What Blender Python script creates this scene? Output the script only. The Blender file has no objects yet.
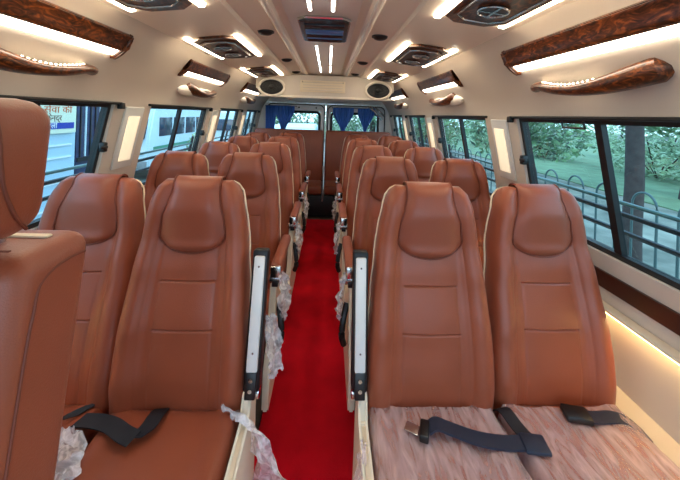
import bpy, bmesh, math, random
from mathutils import Vector, Matrix, noise
random.seed(7)
C = bpy.context.scene.collection
sc = bpy.context.scene
PI = math.pi
def R(d): return math.radians(d)
def lerp(a, b, t): return a+(b-a)*t
def sst(a, b, x):
    t = max(0, min(1, (x-a)/(b-a))); return t*t*(3-2*t)
def interp(tab, x):
    if x <= tab[0][0]: return tab[0][1]
    for (x0, y0), (x1, y1) in zip(tab, tab[1:]):
        if x <= x1: return lerp(y0, y1, sst(0, 1, (x-x0)/(x1-x0))*.5+.5*(x-x0)/(x1-x0))
    return tab[-1][1]
def srgb(r, g, b):
    f = lambda c: c/12.92 if c <= .04045 else ((c+.055)/1.055)**2.4
    return (f(r/255), f(g/255), f(b/255), 1)

# ---------------------------------------------------------------- materials
M = {}
def mat(name, col, rough=.5, metal=0, bump=0, bscale=200, var=0, vscale=5, coat=0, emis=None, estr=0, sheen=0, spec=.5):
    m = bpy.data.materials.new(name); m.use_nodes = True; M[name] = m
    nt = m.node_tree; n = nt.nodes; l = nt.links; b = n['Principled BSDF']
    b.inputs['Base Color'].default_value = col; b.inputs['Roughness'].default_value = rough
    b.inputs['Metallic'].default_value = metal; b.inputs['Coat Weight'].default_value = coat
    b.inputs['Coat Roughness'].default_value = .08; b.inputs['Sheen Weight'].default_value = sheen
    b.inputs['Specular IOR Level'].default_value = spec
    if emis: b.inputs['Emission Color'].default_value = emis; b.inputs['Emission Strength'].default_value = estr
    tc = n.new('ShaderNodeTexCoord')
    if var:
        t = n.new('ShaderNodeTexNoise'); t.inputs['Scale'].default_value = vscale; t.inputs['Detail'].default_value = 5
        l.new(tc.outputs['Object'], t.inputs['Vector'])
        mx = n.new('ShaderNodeMixRGB'); mx.blend_type = 'MULTIPLY'; mx.inputs[0].default_value = 1
        rp = n.new('ShaderNodeValToRGB'); rp.color_ramp.elements[0].position = .3; rp.color_ramp.elements[1].position = .7
        rp.color_ramp.elements[0].color = (1-var, 1-var, 1-var, 1); rp.color_ramp.elements[1].color = (1, 1, 1, 1)
        l.new(t.outputs['Fac'], rp.inputs[0]); mx.inputs[1].default_value = col; l.new(rp.outputs[0], mx.inputs[2]); l.new(mx.outputs[0], b.inputs['Base Color'])
    if bump:
        t = n.new('ShaderNodeTexNoise'); t.inputs['Scale'].default_value = bscale; t.inputs['Detail'].default_value = 3
        l.new(tc.outputs['Object'], t.inputs['Vector'])
        bp = n.new('ShaderNodeBump'); bp.inputs['Strength'].default_value = bump; bp.inputs['Distance'].default_value = .01
        l.new(t.outputs['Fac'], bp.inputs['Height']); l.new(bp.outputs[0], b.inputs['Normal'])
    return m
mat('leather', srgb(156, 78, 50), .38, bump=.12, bscale=350, var=.10, vscale=7, spec=.55, sheen=.05)
mat('leather_head', srgb(149, 75, 50), .38, bump=.1, bscale=350, var=.06, vscale=9, sheen=.05, spec=.55)
mat('leather_seam', srgb(122, 58, 38), .55)
mat('shell', srgb(22, 22, 24), .5)
mat('piping', srgb(240, 222, 190), .35)
mat('cream', srgb(238, 222, 195), .4)
mat('white_plastic', srgb(228, 228, 224), .3)
mat('black_plastic', srgb(16, 16, 18), .4)
mat('chrome', srgb(200, 200, 200), .18, 1)
mat('belt', srgb(24, 28, 36), .55, bump=.3, bscale=500)
mat('belt_blue', srgb(30, 42, 62), .38, bump=.3, bscale=500)
mat('wall', srgb(214, 203, 190), .5)
mat('ceiling', srgb(248, 234, 216), .45)
mat('ceiling_panel', srgb(228, 214, 204), .28, spec=.6)
mat('rail', srgb(242, 232, 218), .22)
mat('frame_black', srgb(18, 20, 24), .4)
mat('floor', srgb(120, 108, 96), .7)
mat('led', (1, .87, .62, 1), .5, emis=(1, .88, .70, 1), estr=6)
mat('led_centre', (1, 1, 1, 1), .5, emis=(1, .97, .95, 1), estr=5)
mat('led_bead', (1, 1, 1, 1), .5, emis=(1, .78, .5, 1), estr=12)
mat('lamp_warm', (1, .9, .7, 1), .5, emis=(1, .82, .55, 1), estr=.3)
mat('added_glow', (1, .8, .5, 1), .5, emis=(1, .68, .27, 1), estr=10)  # emission of the added strips low on the walls
mat('led_vent', (1, .87, .62, 1), .5, emis=(1, .85, .62, 1), estr=9)
mat('curtain', srgb(80, 130, 215), .8, bump=.1)
mat('van_white', srgb(240, 242, 242), .45)
mat('dark_trim', srgb(58, 30, 24), .3)
mat('speaker_grille', srgb(30, 30, 32), .5)
mat('grey_plastic', srgb(150, 150, 150), .4)
mat('rail_paint', srgb(30, 40, 46), .4)
mat('rail_teal', srgb(95, 130, 130), .3)
mat('fence', srgb(70, 95, 95), .5)
mat('bark', srgb(74, 66, 64), .9, bump=.5, bscale=30, var=.4, vscale=12)
mat('facade', srgb(190, 215, 230), .6, var=.06, vscale=3)
mat('gate', srgb(52, 62, 96), .5, var=.5, vscale=8)
mat('banner', srgb(232, 232, 205), .6)
mat('banner_blue', srgb(36, 60, 160), .6)
mat('ink_orange', srgb(215, 100, 50), .6)
mat('ink_brown', srgb(120, 80, 60), .6)
mat('ink_white', srgb(240, 240, 240), .6)
mat('tyre', srgb(20, 20, 20), .8)
mat('car_glass', srgb(40, 60, 78), .1)
mat('bus_paint', srgb(220, 235, 240), .35)
mat('green_paint', srgb(70, 150, 120), .4)
mat('hatch', srgb(28, 34, 48), .15, spec=.8)
mat('hatch_reflection', srgb(90, 130, 195), .18, spec=.8)  # lighter blue for some louvers, reflected light put into their colour
def wood():
    m = mat('wood', (0, 0, 0, 1), .3, coat=.35, spec=.35); nt = m.node_tree; n = nt.nodes; l = nt.links; b = n['Principled BSDF']
    tc = n.new('ShaderNodeTexCoord'); mp = n.new('ShaderNodeMapping'); mp.inputs['Scale'].default_value = (12, 5, 12)
    t = n.new('ShaderNodeTexNoise'); t.inputs['Scale'].default_value = 3; t.inputs['Detail'].default_value = 9; t.inputs['Distortion'].default_value = 2.5
    rp = n.new('ShaderNodeValToRGB'); e = rp.color_ramp.elements
    e[0].position = .34; e[0].color = srgb(32, 15, 8); e[1].position = .74; e[1].color = srgb(160, 88, 38)
    x = e.new(.52); x.color = srgb(84, 42, 20)
    l.new(tc.outputs['Object'], mp.inputs[0]); l.new(mp.outputs[0], t.inputs['Vector']); l.new(t.outputs['Fac'], rp.inputs[0]); l.new(rp.outputs[0], b.inputs['Base Color'])
wood()
def carpet_mat():
    m = mat('carpet', srgb(225, 10, 32), .9, bump=.12, bscale=220, var=.25, vscale=7, spec=.15)
carpet_mat()
def glass():
    m = bpy.data.materials.new('glass'); m.use_nodes = True; M['glass'] = m; nt = m.node_tree; n = nt.nodes; l = nt.links
    n.clear(); o = n.new('ShaderNodeOutputMaterial'); mx = n.new('ShaderNodeMixShader'); tr = n.new('ShaderNodeBsdfTransparent'); gl = n.new('ShaderNodeBsdfGlossy')
    fr = n.new('ShaderNodeFresnel'); fr.inputs[0].default_value = 1.35
    tr.inputs[0].default_value = (.80, .92, .93, 1); gl.inputs['Roughness'].default_value = .02
    geo = n.new('ShaderNodeNewGeometry'); inv = n.new('ShaderNodeMath'); inv.operation = 'SUBTRACT'; inv.inputs[0].default_value = 1; l.new(geo.outputs['Backfacing'], inv.inputs[1])
    mu = n.new('ShaderNodeMath'); mu.operation = 'MULTIPLY'; l.new(fr.outputs[0], mu.inputs[0]); l.new(inv.outputs[0], mu.inputs[1])
    l.new(mu.outputs[0], mx.inputs[0]); l.new(tr.outputs[0], mx.inputs[1]); l.new(gl.outputs[0], mx.inputs[2]); l.new(mx.outputs[0], o.inputs[0])
glass()
def film(name, col, fac, rough=.25, scale=30, lo=.42, hi=.72, st=(1, 1, 1)):
    m = bpy.data.materials.new(name); m.use_nodes = True; M[name] = m; nt = m.node_tree; n = nt.nodes; l = nt.links
    b = n['Principled BSDF']; b.inputs['Base Color'].default_value = col; b.inputs['Roughness'].default_value = rough
    b.inputs['Specular IOR Level'].default_value = .9
    o = n['Material Output']; mx = n.new('ShaderNodeMixShader'); tr = n.new('ShaderNodeBsdfTransparent')
    tc = n.new('ShaderNodeTexCoord'); t = n.new('ShaderNodeTexNoise'); t.inputs['Scale'].default_value = scale; t.inputs['Detail'].default_value = 6
    t.inputs['Distortion'].default_value = 1.5
    mr = n.new('ShaderNodeMapRange'); mr.inputs[1].default_value = lo; mr.inputs[2].default_value = hi; mr.inputs[3].default_value = fac[0]; mr.inputs[4].default_value = fac[1]
    bp = n.new('ShaderNodeBump'); bp.inputs['Strength'].default_value = .9; bp.inputs['Distance'].default_value = .012
    mp = n.new('ShaderNodeMapping'); mp.inputs['Scale'].default_value = st; l.new(tc.outputs['Object'], mp.inputs[0]); l.new(mp.outputs[0], t.inputs['Vector']); l.new(t.outputs['Fac'], mr.inputs[0]); l.new(t.outputs['Fac'], bp.inputs['Height']); l.new(bp.outputs[0], b.inputs['Normal'])
    l.new(mr.outputs[0], mx.inputs[0]); l.new(tr.outputs[0], mx.inputs[1]); l.new(b.outputs[0], mx.inputs[2]); l.new(mx.outputs[0], o.inputs[0])
film('film', (1, .76, .74, 1), (.24, .58), .16, 9, .35, .72, (3.2, .8, 1))
film('bag', (.93, .92, .96, 1), (.35, .92), .3, 22)
def leaf(name, c1, c2):
    m = mat(name, c1, .5); nt = m.node_tree; n = nt.nodes; l = nt.links; b = n['Principled BSDF']
    g = n.new('ShaderNodeTexNoise'); g.inputs['Scale'].default_value = 1.6; g.inputs['Detail'].default_value = 6
    tc = n.new('ShaderNodeTexCoord'); rp = n.new('ShaderNodeValToRGB')
    rp.color_ramp.elements[0].position = .35; rp.color_ramp.elements[0].color = c1; rp.color_ramp.elements[1].position = .65; rp.color_ramp.elements[1].color = c2
    l.new(tc.outputs['Object'], g.inputs['Vector']); l.new(g.outputs['Fac'], rp.inputs[0]); l.new(rp.outputs[0], b.inputs['Base Color'])
    b.inputs['Transmission Weight'].default_value = 0
    return m
leaf('leaves', srgb(34, 62, 42), srgb(128, 170, 116)); leaf('leaves_light', srgb(60, 100, 58), srgb(188, 216, 170))
def ground_mat():
    m = mat('ground', (0, 0, 0, 1), .95); nt = m.node_tree; n = nt.nodes; l = nt.links; b = n['Principled BSDF']
    tc = n.new('ShaderNodeTexCoord'); t = n.new('ShaderNodeTexNoise'); t.inputs['Scale'].default_value = 1.2; t.inputs['Detail'].default_value = 8
    rp = n.new('ShaderNodeValToRGB'); rp.color_ramp.elements[0].position = .35; rp.color_ramp.elements[0].color = srgb(92, 98, 88)
    rp.color_ramp.elements[1].position = .7; rp.color_ramp.elements[1].color = srgb(150, 154, 140)
    l.new(tc.outputs['Object'], t.inputs['Vector']); l.new(t.outputs['Fac'], rp.inputs[0]); l.new(rp.outputs[0], b.inputs['Base Color'])
ground_mat()
mat('grass', srgb(120, 150, 112), .9, bump=.5, bscale=40, var=.35, vscale=2)

# ---------------------------------------------------------------- mesh helpers
def box(bm, c, s, bev=0, rot=None, seg=2):
    g = bmesh.ops.create_cube(bm, size=1)['verts']
    mt = Matrix.Translation(c) @ (rot.to_4x4() if rot else Matrix.Identity(4)) @ Matrix.Diagonal((*s, 1))
    bmesh.ops.transform(bm, matrix=mt, verts=g)
    if bev:
        es = list({e for v in g for e in v.link_edges})
        bmesh.ops.bevel(bm, geom=es, offset=bev, segments=seg, profile=.5, affect='EDGES')
def thicken(bm, t):
    bm.normal_update(); bmesh.ops.solidify(bm, geom=bm.faces[:], thickness=t)
def cyl(bm, c, r, h, axis='Z', seg=20, r2=None, sx=1, sy=1):
    g = bmesh.ops.create_cone(bm, segments=seg, radius1=r, radius2=r if r2 is None else r2, depth=h, cap_ends=True)['verts']
    rot = {'Z': Matrix.Identity(4), 'Y': Matrix.Rotation(PI/2, 4, 'X'), 'X': Matrix.Rotation(PI/2, 4, 'Y')}[axis]
    bmesh.ops.transform(bm, matrix=Matrix.Translation(c) @ rot @ Matrix.Diagonal((sx, sy, 1, 1)), verts=g)
def tube(bm, pts, r, seg=8, closed=False, flat=1.0, rads=None):
    pts = [Vector(p) for p in pts]; n = len(pts); rings = []; up = Vector((0, 0, 1))
    for i, p in enumerate(pts):
        a = pts[(i-1) % n] if (i or closed) else pts[0]; b = pts[(i+1) % n] if (i < n-1 or closed) else pts[-1]
        d = (b-a).normalized(); s = d.cross(up)
        if s.length < .05: s = d.cross(Vector((0, 1, 0)))
        s.normalize(); u = s.cross(d); rr = rads[i] if rads else r
        rings.append([bm.verts.new(p+s*math.cos(2*PI*k/seg)*rr+u*math.sin(2*PI*k/seg)*rr*flat) for k in range(seg)])
    m = n if closed else n-1
    for i in range(m):
        A, B = rings[i], rings[(i+1) % n]
        for k in range(seg): bm.faces.new((A[k], A[(k+1) % seg], B[(k+1) % seg], B[k]))
    if not closed: bm.faces.new(rings[0][::-1]); bm.faces.new(rings[-1])
def prism(bm, poly, axis, a, b):
    # poly: 2D points; axis 'X' -> (y,z), 'Y' -> (x,z), 'Z' -> (x,y)
    def P(p, t): return {'X': (t, p[0], p[1]), 'Y': (p[0], t, p[1]), 'Z': (p[0], p[1], t)}[axis]
    A = [bm.verts.new(P(p, a)) for p in poly]; B = [bm.verts.new(P(p, b)) for p in poly]; n = len(poly)
    bm.faces.new(A); bm.faces.new(B[::-1])
    for i in range(n): bm.faces.new((A[i], B[i], B[(i+1) % n], A[(i+1) % n]))
def ribbon(bm, pts, w, th=.003, side=None):
    # flat strap along pts; side = width direction per point or one vector
    pts = [Vector(p) for p in pts]; n = len(pts); rings = []
    for i, p in enumerate(pts):
        d = (pts[min(i+1, n-1)]-pts[max(i-1, 0)]).normalized()
        s = Vector(side[i]) if isinstance(side, list) else (Vector(side) if side else d.cross(Vector((0, 0, 1))))
        s.normalize(); u = s.cross(d).normalized()
        ww = w[i] if isinstance(w, list) else w
        rings.append([bm.verts.new(p+s*ww/2+u*th/2), bm.verts.new(p-s*ww/2+u*th/2), bm.verts.new(p-s*ww/2-u*th/2), bm.verts.new(p+s*ww/2-u*th/2)])
    for A, B in zip(rings, rings[1:]):
        for k in range(4): bm.faces.new((A[k], A[(k+1) % 4], B[(k+1) % 4], B[k]))
    bm.faces.new(rings[0][::-1]); bm.faces.new(rings[-1])
def smooth_path(pts, k=6):
    out = []; P = [Vector(p) for p in pts]; P = [P[0]*2-P[1]]+P+[P[-1]*2-P[-2]]
    for i in range(1, len(P)-2):
        for j in range(k):
            t = j/k; a, b, c, d = P[i-1:i+3]
            out.append(.5*((2*b)+(c-a)*t+(2*a-5*b+4*c-d)*t*t+(3*b-a-3*c+d)*t**3))
    out.append(P[-2]); return out
def obj(name, bm, m, parent=None, smooth=40, origin=None):
    bmesh.ops.recalc_face_normals(bm, faces=bm.faces[:])
    if origin:
        for v in bm.verts: v.co -= Vector(origin)
    me = bpy.data.meshes.new(name); bm.to_mesh(me); bm.free()
    if isinstance(m, (list, tuple)):
        for q in m: me.materials.append(M[q])
    else: me.materials.append(M[m])
    if smooth:
        for p in me.polygons: p.use_smooth = True
        me.set_sharp_from_angle(angle=R(smooth))
    o = bpy.data.objects.new(name, me); C.objects.link(o)
    if origin: o.location = origin
    if parent: o.parent = parent
    return o
def tag(o, label, cat, group=None, kind=None):
    o['label'] = label; o['category'] = cat
    if group: o['group'] = group
    if kind: o['kind'] = kind
    return o
def thing(name, label, cat, loc=(0, 0, 0), rz=0, group=None):
    o = bpy.data.objects.new(name, None); C.objects.link(o); o.location = loc; o.rotation_euler = (0, 0, rz)
    return tag(o, label, cat, group)
def struct(o): o['kind'] = 'structure'; return o
def NB(): return bmesh.new()
def copy_tree(o, parent=None):
    c = o.copy(); C.objects.link(c)
    if parent: c.parent = parent
    for ch in list(o.children): copy_tree(ch, c)
    return c

# ---------------------------------------------------------------- camera
H = 1.48
cam = bpy.data.objects.new('camera', bpy.data.cameras.new('camera')); C.objects.link(cam); sc.camera = cam
th, r = R(2.1), R(2.0)
F = Vector((math.sin(th), math.cos(th), 0)); R0 = Vector((math.cos(th), -math.sin(th), 0)); Z = Vector((0, 0, 1))
RR = R0*math.cos(r)+Z*math.sin(r); UU = -R0*math.sin(r)+Z*math.cos(r)
m3 = Matrix((RR, UU, -F)).transposed()
cam.matrix_world = Matrix.Translation((.045, 0, H)) @ m3.to_4x4()
cam.data.sensor_width = 36; cam.data.lens = 320/680*36; cam.data.shift_y = -125/680; cam.data.clip_start = .02

# ---------------------------------------------------------------- shell of the vehicle
Y0, Y1 = -1.3, 5.45
WIN = [(-.65, .38), (.62, 1.72), (2.07, 3.03), (3.40, 4.12), (4.48, 5.12)]
ZB, ZT = .95, 1.50
lower = [(1.155, 0), (1.155, .43), (1.225, .445), (1.22, .80), (1.205, .88), (1.188, ZB)]
upper = [(1.075, ZT), (1.068, 1.54), (1.03, 1.62), (.94, 1.745), (.875, 1.825), (.85, 1.855), (.82, 1.872)]
def solid(poly_in, off, s):
    out = [(x+off, z) for x, z in poly_in[::-1]]
    return [(x*s, z) for x, z in poly_in+out]
def wx(z):   # inner wall x in the window band
    return lerp(1.188, 1.075, (z-ZB)/(ZT-ZB))
for s, nm in ((1, 'wall_right'), (-1, 'wall_left')):
    bm = NB(); prism(bm, solid(lower, .09, s), 'Y', Y0, Y1)
    up = [(x*s, z) for x, z in upper+[(.82, 2.02), (1.165, 2.02), (1.165, ZT)]]
    prism(bm, up, 'Y', Y0, Y1)
    ys = [Y0]+[v for w in WIN for v in w]+[Y1]
    for a, b in zip(ys[::2], ys[1::2]):
        prism(bm, [(1.188*s, ZB), (1.075*s, ZT), (1.137*s, ZT), (1.25*s, ZB)], 'Y', a, b)
    w = struct(obj(nm, bm, 'wall'))
    bm = NB(); prism(bm, [(x*s, z) for x, z in ((1.206, .875), (1.219, .80), (1.211, .80), (1.196, .875))], 'Y', Y0, Y1-.02)
    struct(obj('trim_1' if s > 0 else 'trim_2', bm, 'dark_trim'))
# floor, ceiling
bm = NB(); box(bm, (0, (Y0+Y1)/2, -.05), (2.5, Y1-Y0, .1)); struct(obj('floor', bm, 'floor'))
half = [(.82, 1.872), (.60, 1.90), (.405, 1.918), (.395, 1.935), (.262, 1.945), (.25, 1.937), (.235, 1.931), (.22, 1.937), (.21, 1.95), (.172, 1.955)]
prof = [(-x, z) for x, z in half]+half[::-1]
bm = NB(); prism(bm, prof+[(.82, 2.02), (-.82, 2.02)], 'Y', Y0, 5.45); struct(obj('ceiling', bm, 'ceiling', smooth=25))
bm = NB(); box(bm, (0, 1.2, 1.948), (.335, 5.0, .012)); struct(obj('trim_3', bm, 'ceiling_panel'))
for i, s in enumerate((1, -1)):
    bm = NB(); tube(bm, [(s*.236, y, 1.934) for y in (-1.2, 1, 3.68)], .014, 12, flat=.6); struct(obj('trim_%d' % (4+i), bm, 'rail'))
# carpet
bm = NB()
nx, ny = 8, 60; g = [[bm.verts.new((-.222+.448*i/nx+(.006*noise.noise(Vector((i*.1, j*.3, 0)))), -1.1+5.55*j/ny, .012+.002*noise.noise(Vector((i, j, 3))))) for i in range(nx+1)] for j in range(ny+1)]
for j in range(ny):
    for i in range(nx): bm.faces.new((g[j][i], g[j][i+1], g[j+1][i+1], g[j+1][i]))
thicken(bm, -.009)
tag(obj('carpet', bm, 'carpet'), 'bright red carpet runner along the aisle between the seats', 'carpet')

# windows
wi = 0
for s in (1, -1):
    for k, (a, b) in enumerate(WIN):
        wi += 1
        root = bpy.data.objects.new('window_%d' % wi, None); C.objects.link(root); struct(root)
        root.location = (s*wx(ZB), (a+b)/2, ZB)
        L = Vector(root.location)
        def sl(bm, y0, y1, z0, z1, d0, d1):   # leaning slab between wall offsets d0..d1
            prism(bm, [(s*(wx(z0)+d0), z0), (s*(wx(z1)+d0), z1), (s*(wx(z1)+d1), z1), (s*(wx(z0)+d1), z0)], 'Y', y0, y1)
        bm = NB(); e = .022
        sl(bm, a, b, ZB, ZB+e, .015, .05); sl(bm, a, b, ZT-.022, ZT, .015, .05)
        sl(bm, a, a+e, ZB+e, ZT-.022, .015, .05); sl(bm, b-e, b, ZB+e, ZT-.022, .015, .05)
        def put(nm, bm, m, par=root):
            for v in bm.verts: v.co -= L
            return obj(nm, bm, m, par)
        put('window_frame', bm, 'frame_black')
        if b-a > .8 or k: mid = 1.215 if k == 1 else a+(b-a)*.48
        bm = NB(); sl(bm, mid-.016, mid+.016, ZB+e, ZT-.022, .018, .042); put('divider', bm, 'frame_black')
        bm = NB(); sl(bm, a+e, mid-.018, ZB+e, ZT-.022, .034, .038); put('pane', bm, 'glass')
        bm = NB(); sl(bm, mid+.018, b-e, ZB+e, ZT-.022, .024, .028); put('pane', bm, 'glass')
        if k:
            bm = NB(); zz = 1.27; box(bm, (s*(wx(zz)-.004), b-.012, zz), (.03, .03, .05), .006); box(bm, (s*(wx(zz)-.018), b-.03, zz), (.016, .05, .016), .004)
            put('latch', bm, 'black_plastic')
        # curtain track over the window
        bm = NB(); box(bm, (s*1.066, (a+b)/2, ZT+.001), (.018, b-a+.08, .015), .004)
        box(bm, (s*1.060, b+.03, ZT-.012), (.028, .03, .034), .005); put('curtain_track', bm, 'black_plastic')
    # hanging bracket on the front windows
    bm = NB(); yy = (1.24, 1.36) if s > 0 else (1.13, 1.27)
    tube(bm, [(s*1.062, yy[0], 1.487), (s*1.07, yy[0], 1.46), (s*1.07, yy[1], 1.46), (s*1.062, yy[1], 1.487)], .005)
    struct(obj('trim_%d' % (6 if s > 0 else 7), bm, 'black_plastic'))

# pillar lamps
g = 'warm lamp panels on the window pillars'
lname = {1: 'right', -1: 'left'}
ordn = ['foremost', 'second', 'third']
for s in (1, -1):
    for k, yc in enumerate((1.895, 3.215, 4.30)):
        t = thing('pillar_lamp', 'glowing cream lamp panel on the %s window pillar, %s from the front' % (lname[s], ['first', 'second', 'third'][k]), 'wall lamp', (s*wx(1.31), yc, 1.31), 0, g)
        w = .062; slope = (1.188-1.075)/(ZT-ZB)
        rot = Matrix.Rotation(-s*math.atan(slope), 3, 'Y')
        bm = NB(); box(bm, rot @ Vector((-s*.007, 0, 0)), (.012, 2*w+.05, .36), .004, rot); obj('panel', bm, 'white_plastic', t)
        bm = NB(); box(bm, rot @ Vector((-s*.015, 0, -.005)), (.006, 2*w-.02, .26), .002, rot); obj('diffuser', bm, 'lamp_warm', t)

# ---------------------------------------------------------------- overhead lights, handles
def face_frame(s):
    # cove face between (.94,1.745) and (.875,1.825): n = inward normal, t = up along the wall
    a, b = Vector((s*.955, 0, 1.725)), Vector((s*.868, 0, 1.835)); t = (b-a).normalized(); n = Vector((-s*t.z, 0, abs(t.x)*-1)); n.normalize()
    return a, t, n
def light_bar(s, y0, y1, label):
    a, t, n = face_frame(s); L = y1-y0
    root = thing('light_bar', label, 'lamp', (a.x, y0, a.z), 0, 'wood-trimmed lamp bars along the coves')
    def prof(pts, ya, yb, nm, m, bev=0):
        bm = NB(); P = [t*u+n*v for u, v in pts]
        A = [bm.verts.new((p.x, ya, p.z)) for p in P]; B = [bm.verts.new((p.x, yb, p.z)) for p in P]; k = len(P)
        bm.faces.new(A); bm.faces.new(B[::-1])
        for i in range(k): bm.faces.new((A[i], B[i], B[(i+1) % k], A[(i+1) % k]))
        if bev: bmesh.ops.bevel(bm, geom=bm.edges[:], offset=bev, segments=2, affect='EDGES')
        return obj(nm, bm, m, root)
    prof([(.034, -.004), (.032, .020), (.040, .027), (.060, .026), (.066, .021), (.104, .019), (.116, .014), (.118, -.004)], 0, L, 'wood_trim', 'wood', .003)
    for ya, yb in ((0, .03), (L-.03, L)):
        prof([(-.022, -.004), (-.022, .014), (-.012, .022), (.034, .034), (.060, .033), (.106, .024), (.120, .017), (.121, -.004)], ya, yb, 'end_cap', 'wood', .007)
    prof([(-.004, -.004), (-.004, .010), (.036, .020), (.036, -.004)], .03, L-.03, 'diffuser', 'led', .003)
for s in (1, -1):
    for k, (a, b) in enumerate(((.45, 1.53), (2.16, 3.0), (3.66, 4.5))):
        light_bar(s, a, b, '%s glossy walnut bar lamp with glowing strip high on the %s wall' % (['nearest long', 'middle', 'farthest'][k], lname[s]))
def cove_x(z): 
    for (x0, z0), (x1, z1) in zip(upper, upper[1:]):
        if z <= z1: return lerp(x0, x1, (z-z0)/(z1-z0))
    return upper[-1][0]
def grab(s, y0, y1, label, pod):
    zc = 1.615; xc = cove_x(zc); root = thing('grab_handle', label, 'handle', (s*xc, y0, zc), 0, 'wooden grab handles over the windows'); L = y1-y0
    N = 28; bm = NB(); pts = []; rads = []
    for i in range(N+1):
        t = i/N; y = L*t; b = math.sin(PI*t)
        z = .035*(1-t)+.02*t - .045*math.sin(PI*min(1, t*1.15))*.9+.004; x = -s*(.004+.05*b**.6)
        # thicker at the near end
        rr = lerp(.046, .024, sst(0, .6, t))*(.55 if i in (0, N) else 1)
        pts.append((x, y, z)); rads.append(rr)
    tube(bm, pts, .02, 12, flat=.9, rads=rads); obj('grip', bm, 'wood', root)
    if not pod:
        for i in range(14):
            j = 10+i; p = Vector(pts[j])
            bm = NB(); bmesh.ops.create_icosphere(bm, subdivisions=1, radius=.0042, matrix=Matrix.Translation(p+Vector((-s*.006, 0, rads[j]*.86)))); obj('bead_light', bm, 'led_bead', root)
    else:
        bm = NB()
        for yc, rr, ly in ((L*.10, .058, 2.6), (L*.92, .040, 2.0)):
            bmesh.ops.create_uvsphere(bm, u_segments=20, v_segments=12, radius=rr, matrix=Matrix.Translation((-s*.012, yc, .012)) @ Matrix.Diagonal((.75, ly, .8, 1)))
        tube(bm, [(-s*.02, L*.1, .03), (-s*.055, L*.5, .026), (-s*.02, L*.92, .02)], .012, 8)
        obj('pod_shell', bm, 'rail', root)
for s in (1, -1):
    for k, (a, b) in enumerate(((.88, 1.49), (2.38, 3.02), (4.02, 4.6))):
        grab(s, a, b, '%s dark wooden grip above the %s-hand windows' % (['near large', 'middle', 'farthest small'][k], lname[s]), k > 0)

# ceiling air vents with lit rims
def ceil_z(x): 
    x = abs(x)
    for (x1, z1), (x0, z0) in zip(half, half[1:]):
        if x >= x0: return lerp(z0, z1, (x-x0)/(x1-x0))
    return 1.94
def vent(s, yc, label, L=.62, W=.25):
    xc = s*.625; root = thing('ceiling_vent', label, 'vent', (xc, yc, ceil_z(xc)), 0, 'wood and chrome ceiling vents')
    sl = math.atan((ceil_z(.52)-ceil_z(.73))/.21)*s; root.rotation_euler = (0, sl, 0)
    bm = NB()
    # glowing rim strips along the long sides
    for q in (1, -1):
        bm2 = NB(); box(bm2, (q*(W/2+.014), 0, -.008), (.026, L, .010), .004); obj('light_strip', bm2, 'led_vent', root)
    # wood housing: chamfered plan
    w, l = W/2, L/2
    pl = [(-w, -l+.06), (-w+.06, -l), (w-.06, -l), (w, -l+.06), (w, l-.06), (w-.06, l), (-w+.06, l), (-w, l-.06)]
    prism(bm, pl, 'Z', -.016, -.002); prism(bm, [(x*.82, y*.84) for x, y in pl], 'Z', -.022, -.016); obj('housing', bm, 'wood', root)
    bm = NB(); pts = [(x*.74, y*.78, -.023) for x, y in pl]; tube(bm, pts, .0045, 6, closed=True); obj('chrome_ring', bm, 'chrome', root)
    for q in (-1, 1):
        bm = NB(); c = (0, q*L*.17, -.024); cyl(bm, c, .050, .012, seg=24); obj('nozzle', bm, 'dark_trim', root)
        bm = NB(); tube(bm, [(c[0]+.052*math.cos(a*PI/12), c[1]+.052*math.sin(a*PI/12), -.030) for a in range(24)], .004, 6, closed=True)
        box(bm, (0, c[1], -.032), (.095, .008, .005)); box(bm, (0, c[1], -.032), (.008, .095, .005)); obj('nozzle_ring', bm, 'chrome', root)
for s in (1, -1):
    for k, yc in enumerate((1.02, 2.12, 3.28)):
        vent(s, yc, '%s wood and chrome ceiling vent with glowing rims, %s of the aisle' % (['nearest', 'middle', 'farthest'][k], lname[s]))
# half-round dark reading lights
for s in (1, -1):
    for k, yc in enumerate((1.84, 2.76, 3.55)):
        bm = NB(); g_ = bmesh.ops.create_uvsphere(bm, u_segments=20, v_segments=10, radius=.042, matrix=Matrix.Diagonal((1, 1, .45, 1)))
        cyl(bm, (0, 0, .003), .05, .006, seg=24)
        o = obj('reading_light', bm, 'black_plastic'); o.location = (s*.33, yc, 1.937)
        tag(o, '%s small black dome in the ceiling, %s of the centre panel' % (['nearest', 'middle', 'farthest'][k], lname[s]), 'ceiling dome', 'small black ceiling domes')
# centre led strips
for s in (1, -1):
    for k, (a, b) in enumerate(((.5, 1.42), (2.12, 2.92), (3.0, 3.45))):
        t = thing('led_strip', '%s narrow white light strip, %s one of the pair in the centre ceiling panel' % (['nearest', 'middle', 'farthest'][k], lname[s]), 'ceiling lamp', (s*.05, a, 1.942), 0, 'white light strips in the centre ceiling panel')
        bm = NB(); box(bm, (0, (b-a)/2, -.002), (.024, b-a, .008), .002); obj('channel', bm, 'rail', t)
        bm = NB(); box(bm, (0, (b-a)/2, -.007), (.013, b-a-.02, .006), .002); obj('diffuser', bm, 'led_centre', t)
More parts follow.
